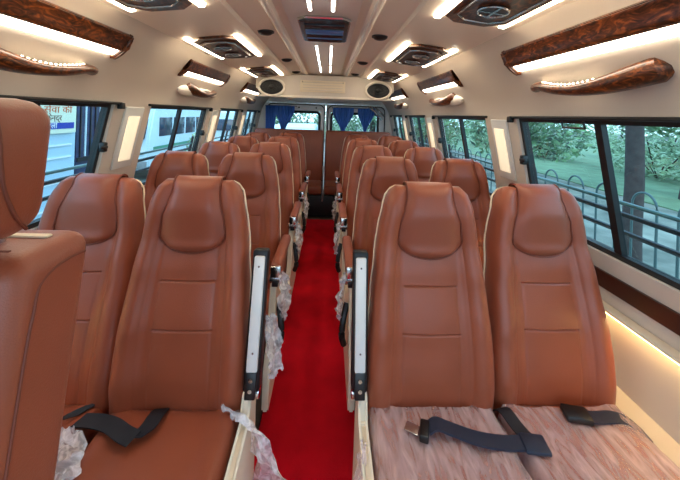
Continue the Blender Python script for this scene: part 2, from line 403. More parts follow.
# roof hatch
t = thing('roof_hatch', 'dark blue glossy roof hatch in the middle of the ceiling panel', 'roof hatch', (0.01, 1.74, 1.942))
bm = NB(); pl = [(-.12, -.2), (-.085, -.235), (.085, -.235), (.12, -.2), (.12, .2), (-.12, .2)]
prism(bm, pl, 'Z', -.022, 0); obj('hatch_frame', bm, 'hatch', t)
for i in range(7):
    bm = NB(); box(bm, (0, -.15+.05*i, -.026), (.2, .034, .008), .003, Matrix.Rotation(R(12 if i % 2 else -9), 3, 'X')); obj('louver', bm, 'hatch_reflection' if i in (2, 3, 5) else 'hatch', t)
bm = NB(); tube(bm, [(x*1.03, y*1.03, -.01) for x, y in pl], .008, 6, closed=True); obj('hatch_rim', bm, 'chrome', t)

# ---------------------------------------------------------------- rear bulkhead with speakers
YB = 3.72
bm = NB()
pf = [(-.80, 1.875), (-.80, 1.76), (-.5, 1.68), (.5, 1.68), (.80, 1.76), (.80, 1.875), (.60, 1.903), (.38, 1.93), (-.38, 1.93), (-.60, 1.903)]
prism(bm, pf, 'Y', YB, 5.40); w = struct(obj('trim_8', bm, 'wall'))
bm = NB(); box(bm, (0, YB-.012, 1.675), (1.55, .02, .028), .006); struct(obj('trim_9', bm, 'rail'))
t = thing('access_panel', 'pale rectangular louvred panel in the rear bulkhead above the door glass', 'panel', (-.03, YB-.004, 1.80))
bm = NB(); box(bm, (0, -.005, 0), (.52, .012, .135), .004); obj('panel', bm, 'cream', t)
for i in range(4):
    bm = NB(); box(bm, (0, -.013, -.045+.03*i), (.46, .006, .006), .002); obj('slat', bm, 'wall', t)
for x in (-.235, .235):
    bm = NB(); cyl(bm, (x, -.013, .05), .006, .006, 'Y', 10); obj('screw', bm, 'chrome', t)
for s in (1, -1):
    t = thing('speaker', 'oval black speaker in a pale ring at the %s end of the rear bulkhead' % lname[s], 'speaker', (s*.615, YB-.004, 1.775), 0, 'oval speakers on the rear bulkhead')
    def oval(k, y, n=36): return [(.145*k*math.cos(2*PI*i/n), y, .098*k*math.sin(2*PI*i/n)) for i in range(n)]
    bm = NB(); tube(bm, oval(1, -.02), .016, 8, closed=True); obj('bezel', bm, 'rail', t)
    bm = NB(); cyl(bm, (0, -.012, 0), .138, .02, 'Y', 36, sy=.66 if False else 1); 
    for v in bm.verts: v.co.z *= .67
    obj('grille', bm, 'speaker_grille', t)
    bm = NB(); tube(bm, oval(.72, -.026), .006, 6, closed=True); tube(bm, oval(.42, -.028), .005, 6, closed=True)
    box(bm, (0, -.027, 0), (.012, .008, .16), .002); box(bm, (0, -.027, 0), (.23, .008, .012), .002); obj('grille_ribs', bm, 'black_plastic', t)
    bm = NB(); bmesh.ops.create_uvsphere(bm, u_segments=16, v_segments=8, radius=.032, matrix=Matrix.Translation((0, -.03, 0)) @ Matrix.Diagonal((1, .5, .8, 1))); obj('centre_cap', bm, 'black_plastic', t)

# rear wall with two glazed doors
bm = NB(); yr = Y1-.05
for x0, x1, z0, z1 in ((-1.25, -1.02, -.0, 2.0), (1.02, 1.25, 0, 2.0), (-1.02, 1.02, 1.66, 2.0)):
    box(bm, ((x0+x1)/2, yr+.05, (z0+z1)/2), (x1-x0, .1, z1-z0))
struct(obj('wall_back', bm, 'van_white'))
for k, (x0, x1) in enumerate(((-1.015, -.008), (.008, 1.015))):
    dn = bpy.data.objects.new('door_%d' % (k+1), None); C.objects.link(dn); struct(dn); dn.location = ((x0+x1)/2, yr, 0)
    wx0, wx1 = (-.9, -.09) if k == 0 else (.09, .9); c = (x0+x1)/2
    bm = NB()
    for a, b, z0, z1 in ((x0, x1, .0, 1.0), (x0, x1, 1.52, 1.655), (x0, wx0, 1.0, 1.52), (wx1, x1, 1.0, 1.52)):
        box(bm, ((a+b)/2-c, .035, (z0+z1)/2), (b-a, .05, z1-z0))
    obj('door_panel', bm, 'van_white', dn)
    def rr(x0, x1, z0, z1, r, y):
        out = []
        for cx_, cz_, a0 in ((x1-r, z1-r, 0), (x0+r, z1-r, 90), (x0+r, z0+r, 180), (x1-r, z0+r, 270)):
            for i in range(6): a = R(a0+18*i); out.append((cx_+r*math.cos(a), y, cz_+r*math.sin(a)))
        return out
    bm = NB(); tube(bm, rr(wx0-c+.01, wx1-c-.01, 1.01, 1.51, .06, .012), .022, 8, closed=True); obj('window_gasket', bm, 'frame_black', dn)
    bm = NB(); tube(bm, rr(x0-c+.03, x1-c-.012, .3, 1.635, .09, .005), .009, 6, closed=True); obj('door_seal', bm, 'frame_black', dn)
    bm = NB(); box(bm, ((wx0+wx1)/2-c, .04, 1.26), (wx1-wx0, .006, .52)); obj('pane', bm, 'glass', dn)
    for xx in ((-.75, -.45, -.16) if k == 0 else (.2, .45, .72)):
        bm = NB(); cyl(bm, (xx-c, .004, 1.585), .013, .012, 'Y', 12); obj('bolt_cap', bm, 'black_plastic', dn)
# grab pole by the right rear corner
bm = NB()
tube(bm, smooth_path([(.72, 5.33, 1.62), (.78, 5.28, 1.58), (.86, 5.26, 1.50), (.93, 5.28, 1.42)]), .018, 10)
tube(bm, smooth_path([(.80, 5.33, 1.63), (.88, 5.28, 1.57), (.98, 5.28, 1.48)]), .016, 10)
tag(obj('grab_pole', bm, 'chrome'), 'short silver rails in the upper right corner of the rear doors', 'rail')
# curtains
def curtain(x0, x1, z0, tie, label):
    bm = NB(); n, mrow = 60, 18; zt = 1.592; xc = lerp(x0, x1, tie[0]); g = []
    for j in range(mrow+1):
        t = j/mrow; z = lerp(zt, z0, t); row = []
        k = 1-(1-tie[1])*sst(.12, .95, t)
        for i in range(n+1):
            u = i/n; x = lerp(x0, x1, u); x = lerp(xc, x, k)
            y = 5.365+.016*math.sin(u*n*.62)*(1 if t > .05 else .5)+.006*math.sin(u*17+t*5)
            row.append(bm.verts.new((x, y, z+(.012*abs(math.sin(u*n*.31)) if j == 0 else 0))))
        g.append(row)
    for j in range(mrow):
        for i in range(n): bm.faces.new((g[j][i], g[j][i+1], g[j+1][i+1], g[j+1][i]))
    thicken(bm, .003)
    tag(obj('curtain', bm, 'curtain', smooth=80), label, 'curtain', 'blue curtains on the rear doors')
curtain(-1.0, -.82, 1.16, (0.3, .8), 'narrow straight blue curtain at the far left of the left rear door glass')
curtain(-.84, -.52, 1.16, (.42, .22), 'blue curtain gathered to a point on the left rear door glass')
curtain(.12, .47, 1.16, (.5, .15), 'blue curtain gathered to a point beside the post on the right rear door')
curtain(.54, .82, 1.18, (.45, .15), 'blue curtain gathered to a point at the outer side of the right rear door glass')
for k, (a, b) in enumerate(((-1.01, -.48), (.10, .86))):
    bm = NB(); tube(bm, [(a, 5.378, 1.60), (b, 5.378, 1.60)], .006, 8)
    tag(obj('curtain_rod', bm, 'chrome'), 'thin curtain rod over the %s rear door glass' % ('left' if k == 0 else 'right'), 'curtain rod')

# ---------------------------------------------------------------- seats
ZS = .45   # cushion top
PW = [(0, .229), (.25, .226), (.5, .212), (.66, .198), (.80, .184), (.90, .170), (.96, .156), (1, .132)]
PYF = [(0, 0), (.15, -.012), (.35, .004), (.6, .045), (.74, .072), (.88, .062), (1, .085)]
PTH = [(0, .10), (.3, .105), (.6, .085), (.85, .085), (.95, .075), (1, .055)]
ZB0, ZB1 = .415, 1.215
def hw(t): return interp(PW, t)
def front(x, t):
    w = hw(t); u = min(1, abs(x)/w)
    b = -.030*sst(.52, .80, u)*(1-.45*sst(.72, .9, t)) - .006*(1-min(1, (u/.5)**2))*sst(.1, .5, t)
    e = max(0, (u-.80)/.20)
    return interp(PYF, t)+b+.042*(1-math.sqrt(max(0, 1-e*e)))
US = [0, .12, .25, .36, .42, .452, .468, .484, .51, .56, .60, .625, .64, .655, .68, .73, .78, .83, .87, .91, .94, .965, .985, 1.0]
def backrest_mesh():
    bm = NB(); ts = []
    for i in range(54): ts.append(i/54*.955)
    tz = (.86-ZB0)/(ZB1-ZB0); tm = (.705-ZB0)/(ZB1-ZB0)
    ts += [tz-.006, tz, tz+.006, tm-.006, tm, tm+.006]; ts = sorted(set(ts)); ts += [.97, .982, .991, .997, 1.0]
    rings = []; full = [-u for u in US[:0:-1]]+US
    for t in ts:
        w = hw(t); z = lerp(ZB0, ZB1, t); cap = max(0, (t-.955)/.045); ring = []
        sh = 1-math.sqrt(max(0, 1-cap*cap)) if cap < 1 else 1
        thk = interp(PTH, t)
        bot = max(0, 1-t/.03); bs = .4*(1-math.sqrt(max(0, 1-bot*bot)))
        yc = interp(PYF, t)+thk*.5
        for u in full:
            au = abs(u); y = front(u*w, t)
            gr = 0
            d = abs(au-.64); gr += .0022*max(0, 1-d/.018)*(1 if t < .78 else 0)
            if t < tz+.003: gr += (.0014 if t > tm else .0024)*max(0, 1-abs(au-.468)/.02)
            if au < .47: gr += .006*max(0, 1-abs(t-tz)/.006, 1-abs(t-tm)/.006)
            # soft pillows below the seam, creases above it
            y += gr
            y += .0025*noise.noise(Vector((u*3, t*9, 1)))
            y = lerp(y, yc, .75*sh+bs*.6)
            ring.append((u*w*(1-.05*sh), y, z))
        for u in full[::-1]:
            e = max(0, (abs(u)-.85)/.15); y = interp(PYF, t)+thk-.02*(1-math.sqrt(max(0, 1-e*e)))
            y = lerp(y, yc, .75*sh+bs*.6); ring.append((u*w*(1-.05*sh), y, z))
        rings.append([bm.verts.new(p) for p in ring])
    n = len(rings[0])
    for A, B in zip(rings, rings[1:]):
        for k in range(n): bm.faces.new((A[k], A[(k+1) % n], B[(k+1) % n], B[k]))
    bm.faces.new(rings[0][::-1]); bm.faces.new(rings[-1])
    return bm
FZ0 = .955
def flap_hw(z):
    if z < 1.02: return .120*math.sqrt(max(0, 1-((1.02-z)/(1.02-FZ0))**2.2))
    return interp([(1.02, .120), (1.08, .114), (1.14, .097), (1.18, .088), (1.26, .086)], z)
def flap_mesh(out):
    bm = NB(); rows = []; na = 22; edge = []
    zs = [FZ0+(1.02-FZ0)*(1-math.cos(i/9*PI/2)) for i in range(10)]+[1.02+(1.185-1.02)*i/12 for i in range(1, 13)]
    def pt(a, z):
        w = max(.001, flap_hw(z)); t = (z-ZB0)/(ZB1-ZB0); x = a*w
        e = (1-abs(a)**6)
        lo = sst(FZ0-.001, FZ0+.03, z)
        return Vector((x, front(x, t)+.004-.026*e*max(.0, lo)-.004, z))
    for z in zs: rows.append([pt(-1+2*i/na, z) for i in range(na+1)])
    # over the top, round to the back
    for ang in (25, 50, 75, 90, 120, 150, 175):
        a = R(ang); row = []
        for i in range(na+1):
            p = rows[21][i]; cy_ = interp(PYF, .97)+.038; ry = cy_-p.y
            row.append(Vector((p.x, cy_-ry*math.cos(a), 1.185+.043*math.sin(a))))
        rows.append(row)
    last = rows[-1]
    for dz in (.04, .10): rows.append([Vector((p.x, p.y+.003, p.z-dz)) for p in last])
    G = [[bm.verts.new(p) for p in r_] for r_ in rows]
    for j in range(len(G)-1):
        for i in range(na): bm.faces.new((G[j][i], G[j][i+1], G[j+1][i+1], G[j+1][i]))
    path = [r_[0]+Vector((0, -.003, 0)) for r_ in rows[::-1][2:]]+[r_[na]+Vector((0, -.003, 0)) for r_ in rows[1:-2]]
    out.extend(path)
    thicken(bm, .006)
    return bm
# cushion
def cushion_mesh(w=.218, y0=-.5, y1=.02, zt=ZS):
    bm = NB(); nx, ny = 26, 26; th_ = .13; G = []
    for j in range(ny+1):
        v = j/ny; y = lerp(y0, y1, v); row = []
        for i in range(nx+1):
            a = -1+2*i/nx; ey = max(0, (abs(2*v-1)-.82)/.18); ex = max(0, (abs(a)-.84)/.16)
            z = zt-.04*(1-math.sqrt(max(0, 1-min(1, ex)**2)))-.04*(1-math.sqrt(max(0, 1-min(1, ey)**2)))
            z += .012*sst(.5, .8, abs(a))-.006*max(0, 1-abs(abs(a)-.58)/.05)
            row.append(bm.verts.new((a*w, y, z)))
        G.append(row)
    bot = [[bm.verts.new((-w+2*w*i/nx, lerp(y0, y1, j/ny), zt-th_)) for i in (0, nx)] for j in (0, ny)]
    for j in range(ny):
        for i in range(nx): bm.faces.new((G[j][i], G[j][i+1], G[j+1][i+1], G[j+1][i]))
    b = [bot[0][0], bot[0][1], bot[1][1], bot[1][0]]
    bm.faces.new([b[0]]+G[0]+[b[1]]); bm.faces.new([b[1]]+[G[j][nx] for j in range(ny+1)]+[b[2]])
    bm.faces.new([b[2]]+G[ny][::-1]+[b[3]]); bm.faces.new([b[3]]+[G[j][0] for j in range(ny, -1, -1)]+[b[0]]); bm.faces.new(b)
    return bm
def side_pts(off=0, x_in=0):
    L_ = []
    for i in range(33):
        t = i/32*.945; L_.append((hw(t)-x_in, interp(PYF, t)+.07+off, lerp(ZB0, ZB1, t)))
    return L_
def make_seat(kind, side):
    """side: +1 when the aisle lies on the local -x side (right-hand bank), -1 for the left-hand bank"""
    root = thing('coach_seat', 'tmp', 'seat', (0, 0, 0), 0, 'tan leather coach seats')
    tilt = bpy.data.objects.new('recline', None)
    obj('backrest', backrest_mesh(), 'leather', root, 60)
    path = []; fb = obj('headrest', flap_mesh(path), 'leather_head', root, 70); fb['label'] = 'padded headrest flap over the top of the backrest'
    bm = NB(); tube(bm, path, .003, 6); obj('headrest_piping', bm, 'leather_seam', fb)
    # pale edging and dark shell
    bm = NB(); sp = side_pts(.0, -.001); top = [(x, interp(PYF, 1)+.062, ZB1-.010) for x in (.12, .06, 0, -.06, -.12)]
    tube(bm, sp+[(.140, interp(PYF, .98)+.062, ZB1-.018)]+top+[(-.140, interp(PYF, .98)+.062, ZB1-.018)]+[(-x, y, z) for x, y, z in sp[::-1]], .0038, 6)
    o = obj('edge_piping', bm, 'piping', root); o['label'] = 'cream edge piping'
    bm = NB(); A = []; n = 24
    for i in range(n+1):
        t = i/n*.95; w = hw(t)-.006; z = lerp(ZB0-.04, ZB1, t); y = interp(PYF, t)+interp(PTH, t)
        A.append([bm.verts.new(p) for p in ((-w, y-.03, z), (-w+.004, y+.006, z), (-w+.03, y+.018, z), (w-.03, y+.018, z), (w-.004, y+.006, z), (w, y-.03, z))])
    for a, b in zip(A, A[1:]):
        for k in range(5): bm.faces.new((a[k], a[k+1], b[k+1], b[k]))
    thicken(bm, .004); obj('back_shell', bm, 'shell', root)
    obj('seat_cushion', cushion_mesh(), 'leather', root, 50)
    bm = NB(); box(bm, (0, -.22, .295), (.40, .44, .05), .01); obj('seat_pan', bm, 'shell', root)
    for x in (-.15, .15):
        bm = NB(); prism(bm, [(-.30, .01), (-.24, .01), (-.12, .27), (-.30, .27)], 'X', x-.018, x+.018); prism(bm, [(-.05, .01), (.02, .01), (-.04, .27), (-.12, .27)], 'X', x-.018, x+.018)
        box(bm, (x, -.14, .015), (.05, .42, .022), .004); obj('leg', bm, 'shell', root)
    if kind != 'window':
        q = -side   # direction of the aisle
        x0, x1 = q*.231, q*.262
        if kind == 'raised': pl = [(-.46, .12), (-.46, .36), (-.40, .44), (-.06, .45), (-.045, .53), (.02, .545), (.05, .45), (.06, .12)]
        else: pl = [(-.44, .12), (-.44, .30), (-.34, .42), (-.31, .66), (-.22, .66), (-.17, .50), (.05, .46), (.06, .12)]
        bm = NB(); prism(bm, pl, 'X', x0, x1); bmesh.ops.bevel(bm, geom=bm.edges[:], offset=.008, segments=2, affect='EDGES')
        o = obj('side_panel', bm, 'cream', root); o['label'] = 'cream moulded side panel facing the aisle'
        xc = q*.258
        if kind == 'raised':
            a = math.atan2(.10, .47); rot = Matrix.Rotation(-a, 3, 'X'); base = Vector((xc, -.028, .545))
            arm = NB(); box(arm, base+rot @ Vector((0, .018, .212)), (.056, .05, .455), .009, rot); ar = obj('armrest', arm, 'black_plastic', root); ar['label'] = 'black and white armrest folded upright'
            bm = NB(); box(bm, base+rot @ Vector((0, -.012, .235)), (.038, .016, .37), .006, rot); obj('armrest_face', bm, 'white_plastic', ar)
            for h_ in (.11, .385):
                bm = NB(); cyl(bm, base+rot @ Vector((0, -.0205, h_)), .0035, .003, 'Y', 10); obj('screw', bm, 'chrome', ar)
            bm = NB(); box(bm, base+rot @ Vector((0, -.012, .012)), (.036, .018, .082), .004, rot); pn = obj('button_panel', bm, 'black_plastic', ar)
            bm = NB()
            for h_ in (.0, .03): cyl(bm, base+rot @ Vector((0, -.023, h_)), .007, .006, 'Y', 14)
            cyl(bm, (xc, -.005, .515), .024, .05, 'X', 20)
            obj('button', bm, 'chrome', ar)
        else:
            bm = NB(); box(bm, (xc, -.12, .715), (.055, .40, .05), .016, seg=3); ar = obj('armrest', bm, 'leather', root); ar['label'] = 'lowered armrest with tan pad'
            bm = NB(); box(bm, (xc, -.322, .695), (.052, .022, .075), .008); cyl(bm, (xc, -.31, .668), .026, .054, 'X', 20); obj('end_cap', bm, 'chrome', ar)
            bm = NB(); box(bm, (xc, -.335, .652), (.03, .012, .028), .004); obj('button_panel', bm, 'black_plastic', ar)
            bm = NB(); box(bm, (xc, -.12, .683), (.04, .36, .02), .004); obj('armrest_frame', bm, 'cream', ar)
            bm = NB(); tube(bm, smooth_path([(q*.268, -.26, .52), (q*.285, -.29, .46), (q*.292, -.30, .38), (q*.28, -.29, .33)]), .016, 8); obj('recline_lever', bm, 'black_plastic', root)
    return root
XA, XW = .4425, .908
PITCH = .76; YR = 1.125
rown = ['front', 'second', 'third', 'fourth', 'fifth']
proto = {}
PJ = [0, .01, .0, .0, .0]
front_seats = {}
for s in (1, -1):
    for kd in ('aisle', 'window'):
        for k in range(5):
            kind = 'window' if kd == 'window' else ('raised' if k == 0 else 'lowered')
            key = (kind, s if kind != 'window' else 1)
            if key not in proto: proto[key] = make_seat(*key); o = proto[key]
            else: o = copy_tree(proto[key])
            y = YR+PITCH*k+PJ[k]+(.02 if kd == 'window' else 0)
            o.location = (s*(XA if kd == 'aisle' else (XW if s > 0 else .90)), y, 0)
            where = {('aisle', 1): 'on the aisle in the right-hand bank', ('window', 1): 'beside the right-hand windows', ('aisle', -1): 'on the aisle in the left-hand bank', ('window', -1): 'beside the left-hand windows'}[(kd, s)]
            rec = -3.0 if s > 0 and kd == 'window' else (0 if s > 0 else {('window', 0): -10, ('aisle', 0): -2}.get((kd, k), -6.5 if kd == 'window' else -.5))
            if rec:
                for ch in o.children:
                    if ch.name.startswith(('backrest', 'headrest', 'edge', 'back_shell')):
                        ch.matrix_parent_inverse = Matrix.Identity(4)
                        ch.location = (0, .0, 0); pv = Matrix.Translation((0, 0, ZS)) @ Matrix.Rotation(R(rec), 4, 'X') @ Matrix.Translation((0, 0, -ZS)); ch.matrix_basis = pv
            o['label'] = 'tan leather coach seat %s, %s row%s' % (where, rown[k], ', armrest folded up' if kind == 'raised' else '')
            if k == 0: front_seats[(kd, s)] = o

# ---------------------------------------------------------------- rear bench
for s in (1, -1):  # added strips, no visible fixture, put in to warm the lower walls
    t = thing('added_glow_strip', 'long added warm glow strip, hidden under a pale ledge low on the %s wall' % lname[s], 'wall lamp', (s*1.2195, 2.7, .735), 0, 'added glow strips below the windows')
    bm = NB(); box(bm, (-s*.024, 0, .004), (.046, 4.4, .014), .004); obj('housing', bm, 'cream', t)
    bm = NB(); box(bm, (-s*.032, 0, -.005), (.016, 4.36, .006), .001); obj('diffuser', bm, 'added_glow', t)
t = thing('rear_bench', 'full-width brown leather rear bench with tall split backrests in front of the doors', 'bench', (0, 4.95, 0))
for a, b in ((-1.09, -.017), (.017, 1.04)):
    bm = NB(); box(bm, ((a+b)/2, .11, .83), (b-a, .12, .80), .03, Matrix.Rotation(R(-5), 3, 'X'), 3)
    o = obj('backrest', bm, 'leather', t)
    for q in (1, 2):
        xx = lerp(a, b, q/3); bm2 = NB(); box(bm2, (xx, .047, .83), (.006, .006, .74), .002, Matrix.Rotation(R(-5), 3, 'X')); obj('seam', bm2, 'leather_seam', o)
    bm = NB(); box(bm, ((a+b)/2, -.17, .395), (b-a, .46, .13), .035, seg=3); obj('seat_cushion', bm, 'leather', t)
bm = NB(); box(bm, (0, -.18, .17), (2.0, .40, .30), .01)
obj('base', bm, 'shell', t)
bm = NB(); box(bm, (0.0, -.415, .50), (.018, .03, .50), .004); box(bm, (0, -.41, .72), (.03, .03, .05), .006); 
tag(obj('seat_belt', bm, 'grey_plastic'), 'grey belt post', 'belt').parent = t
for o in [c for c in t.children if c.name.startswith('seat_belt')]:
    o.name = 'centre_post'; del o['category']; o['label'] = 'slim grey centre post'

# ---------------------------------------------------------------- partial seat in the left foreground
t = thing('front_seat', 'large tan leather seat with separate headrest cut off by the left edge of the photo', 'seat', (-.375, .455, 0))
def rbox(w0, w1, y0, y1, z0, z1, rec, bev, seg=5, taper=0):
    bm = NB(); g_ = bmesh.ops.create_cube(bm, size=1)['verts']
    for v in g_:
        v.co = Vector((lerp(w0, w1, v.co.x+.5), lerp(y0, y1, v.co.y+.5), lerp(z0, z1, v.co.z+.5)))
    bmesh.ops.bevel(bm, geom=bm.edges[:], offset=bev, segments=seg, profile=.5, affect='EDGES')
    for v in bm.verts: v.co.y += rec*(v.co.z-z0); v.co.x -= taper*(v.co.z-z0)
    return bm
def edge_pipe(parent, x, y, pts, nm='piping'):
    bm = NB(); tube(bm, smooth_path(pts), .0026, 8); return obj(nm, bm, 'leather_seam', parent)
bk = obj('backrest', rbox(-.46, 0, -.115, .045, .50, 1.248, .19, .035, taper=.03), 'leather', t, 50)
def bp(yo, z, x=0): return (x-.03*(z-.5)+.0005, yo+.19*(z-.5), z)
edge_pipe(bk, 0, 0, [bp(-.078, .55), bp(-.078, .85), bp(-.078, 1.10), bp(-.075, 1.16), (-.0215, .062, 1.196), (-.022, .088, 1.211), (-.022, .125, 1.215), (-.022, .155, 1.212)])
edge_pipe(bk, 0, 0, [(-.44, .062, 1.2475), (-.3, .062, 1.2485), (-.15, .062, 1.2485), (-.07, .064, 1.2475)])
hd = obj('headrest', rbox(-.34, -.022, -.055, .085, 1.278, 1.488, .10, .045, taper=.0), 'leather', t, 50)
edge_pipe(hd, 0, 0, [(-.034, .05, 1.290), (-.022, .02, 1.318), (-.0215, .002, 1.36), (-.0215, -.004, 1.40), (-.024, -.006, 1.445), (-.036, -.008, 1.47), (-.07, -.004, 1.484)])
for x in (-.26, -.12):
    bm = NB(); cyl(bm, (x, .10, 1.262), .007, .08, 'Z', 12); obj('headrest_post', bm, 'chrome', t)
bm = NB(); box(bm, (-.21, .125, 1.250), (.30, .014, .006), .004); obj('post_cover', bm, 'piping', t)
o = obj('seat_cushion', rbox(-.46, 0, -.55, -.02, .38, .50, 0, .035), 'leather', t, 50)
bm = NB(); box(bm, (-.23, -.26, .19), (.36, .40, .37), .01); obj('pedestal', bm, 'shell', t)

# ---------------------------------------------------------------- seat belts of the front row (parts of their seats)
def belt(seat, pts, wdt, nm, m, side=None, th_=.004, k=6):
    sp = smooth_path(pts, k) if k else pts
    L_ = seat.location; bm = NB()
    ribbon(bm, [Vector(p)-Vector(L_) for p in sp], wdt, th_, side); return obj(nm, bm, m, seat, 60)
sa, sw = front_seats[('aisle', 1)], front_seats[('window', 1)]
b1 = belt(sa, [(.402, 1.015, 0.486), (.43, 1.022, .492), (.471, 1.012, .486), (.54, .985, 0.484), (.613, .972, 0.482), (.69, .966, 0.486)], .046, 'seat_belt', 'belt_blue', side=(.12, 1, 0), th_=.007)
b1['label'] = 'dark blue-grey lap belt lying on the cushion'
bm = NB(); box(bm, Vector((.716, .962, .487))-sa.location, (.075, .062, .014), .006, Matrix.Rotation(R(-8), 3, 'Z')); obj('belt_pad', bm, 'belt_blue', b1)
bm = NB(); box(bm, Vector((.386, 1.008, .483))-sa.location, (.03, .062, .026), .006, Matrix.Rotation(R(-20), 3, 'Z')); obj('buckle', bm, 'black_plastic', b1)
bm = NB(); box(bm, Vector((.350, 1.02, .480))-sa.location, (.045, .034, .004), .0015, Matrix.Rotation(R(-30), 3, 'Z')); obj('tongue', bm, 'chrome', b1)
b2 = belt(sw, [(.682, 1.118, .452), (.688, 1.08, .482), (.700, 1.02, .480), (.722, .965, .478)], .046, 'seat_belt', 'belt', side=(1, .25, 0))
b3 = belt(sw, [(.955, 1.062, .478), (1.0, 1.062, .474), (1.06, 1.062, .476), (1.105, 1.045, .474), (1.135, 1.02, .455)], .046, 'seat_belt', 'belt_blue', side=(.1, 1, 0), th_=.005)
bm = NB(); box(bm, Vector((.935, 1.07, .478))-sw.location, (.085, .058, .022), .008, Matrix.Rotation(R(-12), 3, 'Z')); obj('buckle', bm, 'black_plastic', b3)
sl_, swl = front_seats[('aisle', -1)], front_seats[('window', -1)]
belt(sl_, [(-.49, 1.118, .450), (-.488, 1.08, .468), (-.492, 1.03, .472), (-.515, .995, .476)], .05, 'seat_belt', 'belt', side=(1, .1, 0))
belt(sl_, [(-.51, .990, .478), (-.545, .998, .486), (-.60, 1.03, .480), (-.66, 1.05, .474), (-.72, 1.055, .472)], .05, 'seat_belt', 'belt', side=(.35, 1, 0))
belt(swl, [(-.72, 1.10, .468), (-.76, 1.075, .474), (-.79, 1.04, .476), (-.80, 1.0, .474)], .062, 'seat_belt', 'belt', side=(.6, .8, 0))


# ---------------------------------------------------------------- plastic wrapping
def film_cover(x0, x1, y0, y1, label, sd, z0=.466):
    bm = NB(); nx, ny = 44, 50; G = []
    for j in range(ny+1):
        v = j/ny; row = []
        for i in range(nx+1):
            u = i/nx; a = abs(2*u-1); x = lerp(x0, x1, u)+.012*noise.noise(Vector((v*5, u*3, sd))); y = lerp(y0, y1, v)
            z = z0+.012*sst(.5, .8, a)-.075*sst(.93, 1, a)*(1 if True else 0)
            z += .006*noise.noise(Vector((u*9, v*5, sd+2)))+.004*abs(noise.noise(Vector((u*22+v*6, v*9, sd))))
            row.append(bm.verts.new((x, y, z)))
        G.append(row)
    for j in range(ny):
        for i in range(nx): bm.faces.new((G[j][i], G[j][i+1], G[j+1][i+1], G[j+1][i]))
    tag(obj('plastic_cover', bm, 'film', smooth=180), label, 'plastic cover', 'clear plastic covers on the front right cushions')
film_cover(.212, .672, .62, 1.11, 'crinkled clear plastic cover on the front right aisle seat cushion', 1)
film_cover(.676, 1.132, .62, 1.11, 'crinkled clear plastic cover on the front right window seat cushion', 5)
def crumple(path, widths, label, sd, amp=.02, m='bag', nm='plastic_wrap', side=None):
    P = smooth_path(path, 8); n = len(P); bm = NB(); G = []; nw = 16
    for i, p in enumerate(P):
        t = i/(n-1); d = (P[min(i+1, n-1)]-P[max(0, i-1)]).normalized(); s_ = Vector(side) if side else d.cross(Vector((.2, 1, .3))).normalized(); s_.normalize(); u_ = s_.cross(d).normalized()
        w_ = interp(list(zip([k/(len(widths)-1) for k in range(len(widths))], widths)), t)
        row = []
        for k in range(nw+1):
            a = -1+2*k/nw; q = p+s_*a*w_/2*(1+.25*noise.noise(Vector((t*6, a, sd))))+u_*(amp*noise.noise(Vector((t*7, a*2.5, sd)))+amp*.22*noise.noise(Vector((t*17, a*6, sd+4))))
            q += d*.02*noise.noise(Vector((a*4, t*3, sd+9))); row.append(bm.verts.new(q))
        G.append(row)
    for A, B in zip(G, G[1:]):
        for k in range(nw): bm.faces.new((A[k], A[k+1], B[k+1], B[k]))
    tag(obj(nm, bm, m, smooth=50), label, 'plastic wrap', 'torn plastic wrapping on the seats')
crumple([(-.275, 1.09, .478), (-.225, 1.07, .478), (-.165, 1.06, .43), (-.135, 1.07, .35), (-.105, 1.08, .27), (-.09, 1.09, .17)], [.03, .10, .14, .17, .19, .22], 'long torn white plastic wrap hanging off the front left aisle cushion', 3, .03, side=(.7, -.6, .1))
crumple([(-.168, 1.30, .66), (-.150, 1.30, .58), (-.135, 1.30, .50), (-.132, 1.29, .43)], [.05, .09, .11, .05], 'white plastic scrap hanging behind the raised left armrest', 8, .03, side=(.35, .9, 0))
crumple([(-.74, 1.02, .482), (-.715, .96, .478), (-.70, .90, .478), (-.70, .83, .476)], [.06, .16, .18, .16], 'crumpled white plastic heap on the front left window cushion', 12, .03, side=(1, .2, 0))
crumple([(.19, .98, .47), (.168, .93, .40), (.163, .88, .30)], [.04, .10, .14], 'clear plastic edge hanging down the aisle side of the front right seat', 15, .02, 'film', side=(0, 1, 0))
for s in (1, -1):
    for k in (1, 2, 3):
        yb = YR+PITCH*k
        if s > 0 or k > 0:
            crumple([(s*.158, yb-.30, .69), (s*.142, yb-.29, .62), (s*.135, yb-.28, .54), (s*.14, yb-.27, .45)], [.05, .12, .15, .05], 'white plastic bag caught on the %s-row armrest, %s of the aisle' % (rown[k], lname[s]), 20+k+s*3, .03, side=(.2, 1, 0))


# ---------------------------------------------------------------- outside
GZ = -.75
bm = NB(); box(bm, (0, 15, GZ-.1), (140, 140, .2)); o = obj('ground', bm, 'ground'); o['kind'] = 'structure'
bm = NB(); prism(bm, [(9.3, -20), (40, -20), (40, 60), (9.3, 60)], 'Z', GZ-.02, GZ+.03); tag(obj('lawn', bm, 'grass'), 'green lawn beyond the hooped fence on the right', 'lawn', kind='stuff')
def leaves(bm, c, rad, n, size):
    for _ in range(n):
        while True:
            p = Vector((random.uniform(-1, 1), random.uniform(-1, 1), random.uniform(-1, 1)))
            if .35 < p.length < 1: break
        p = Vector((p.x*rad[0], p.y*rad[1], p.z*rad[2]))+Vector(c)
        a = Vector((random.gauss(0, 1), random.gauss(0, 1), random.gauss(0, 1))).normalized(); b = a.orthogonal().normalized(); s_ = size*random.uniform(.6, 1.3)
        v = [bm.verts.new(p+a*s_), bm.verts.new(p+b*s_*.45), bm.verts.new(p-a*s_), bm.verts.new(p-b*s_*.45)]
        bm.faces.new(v)
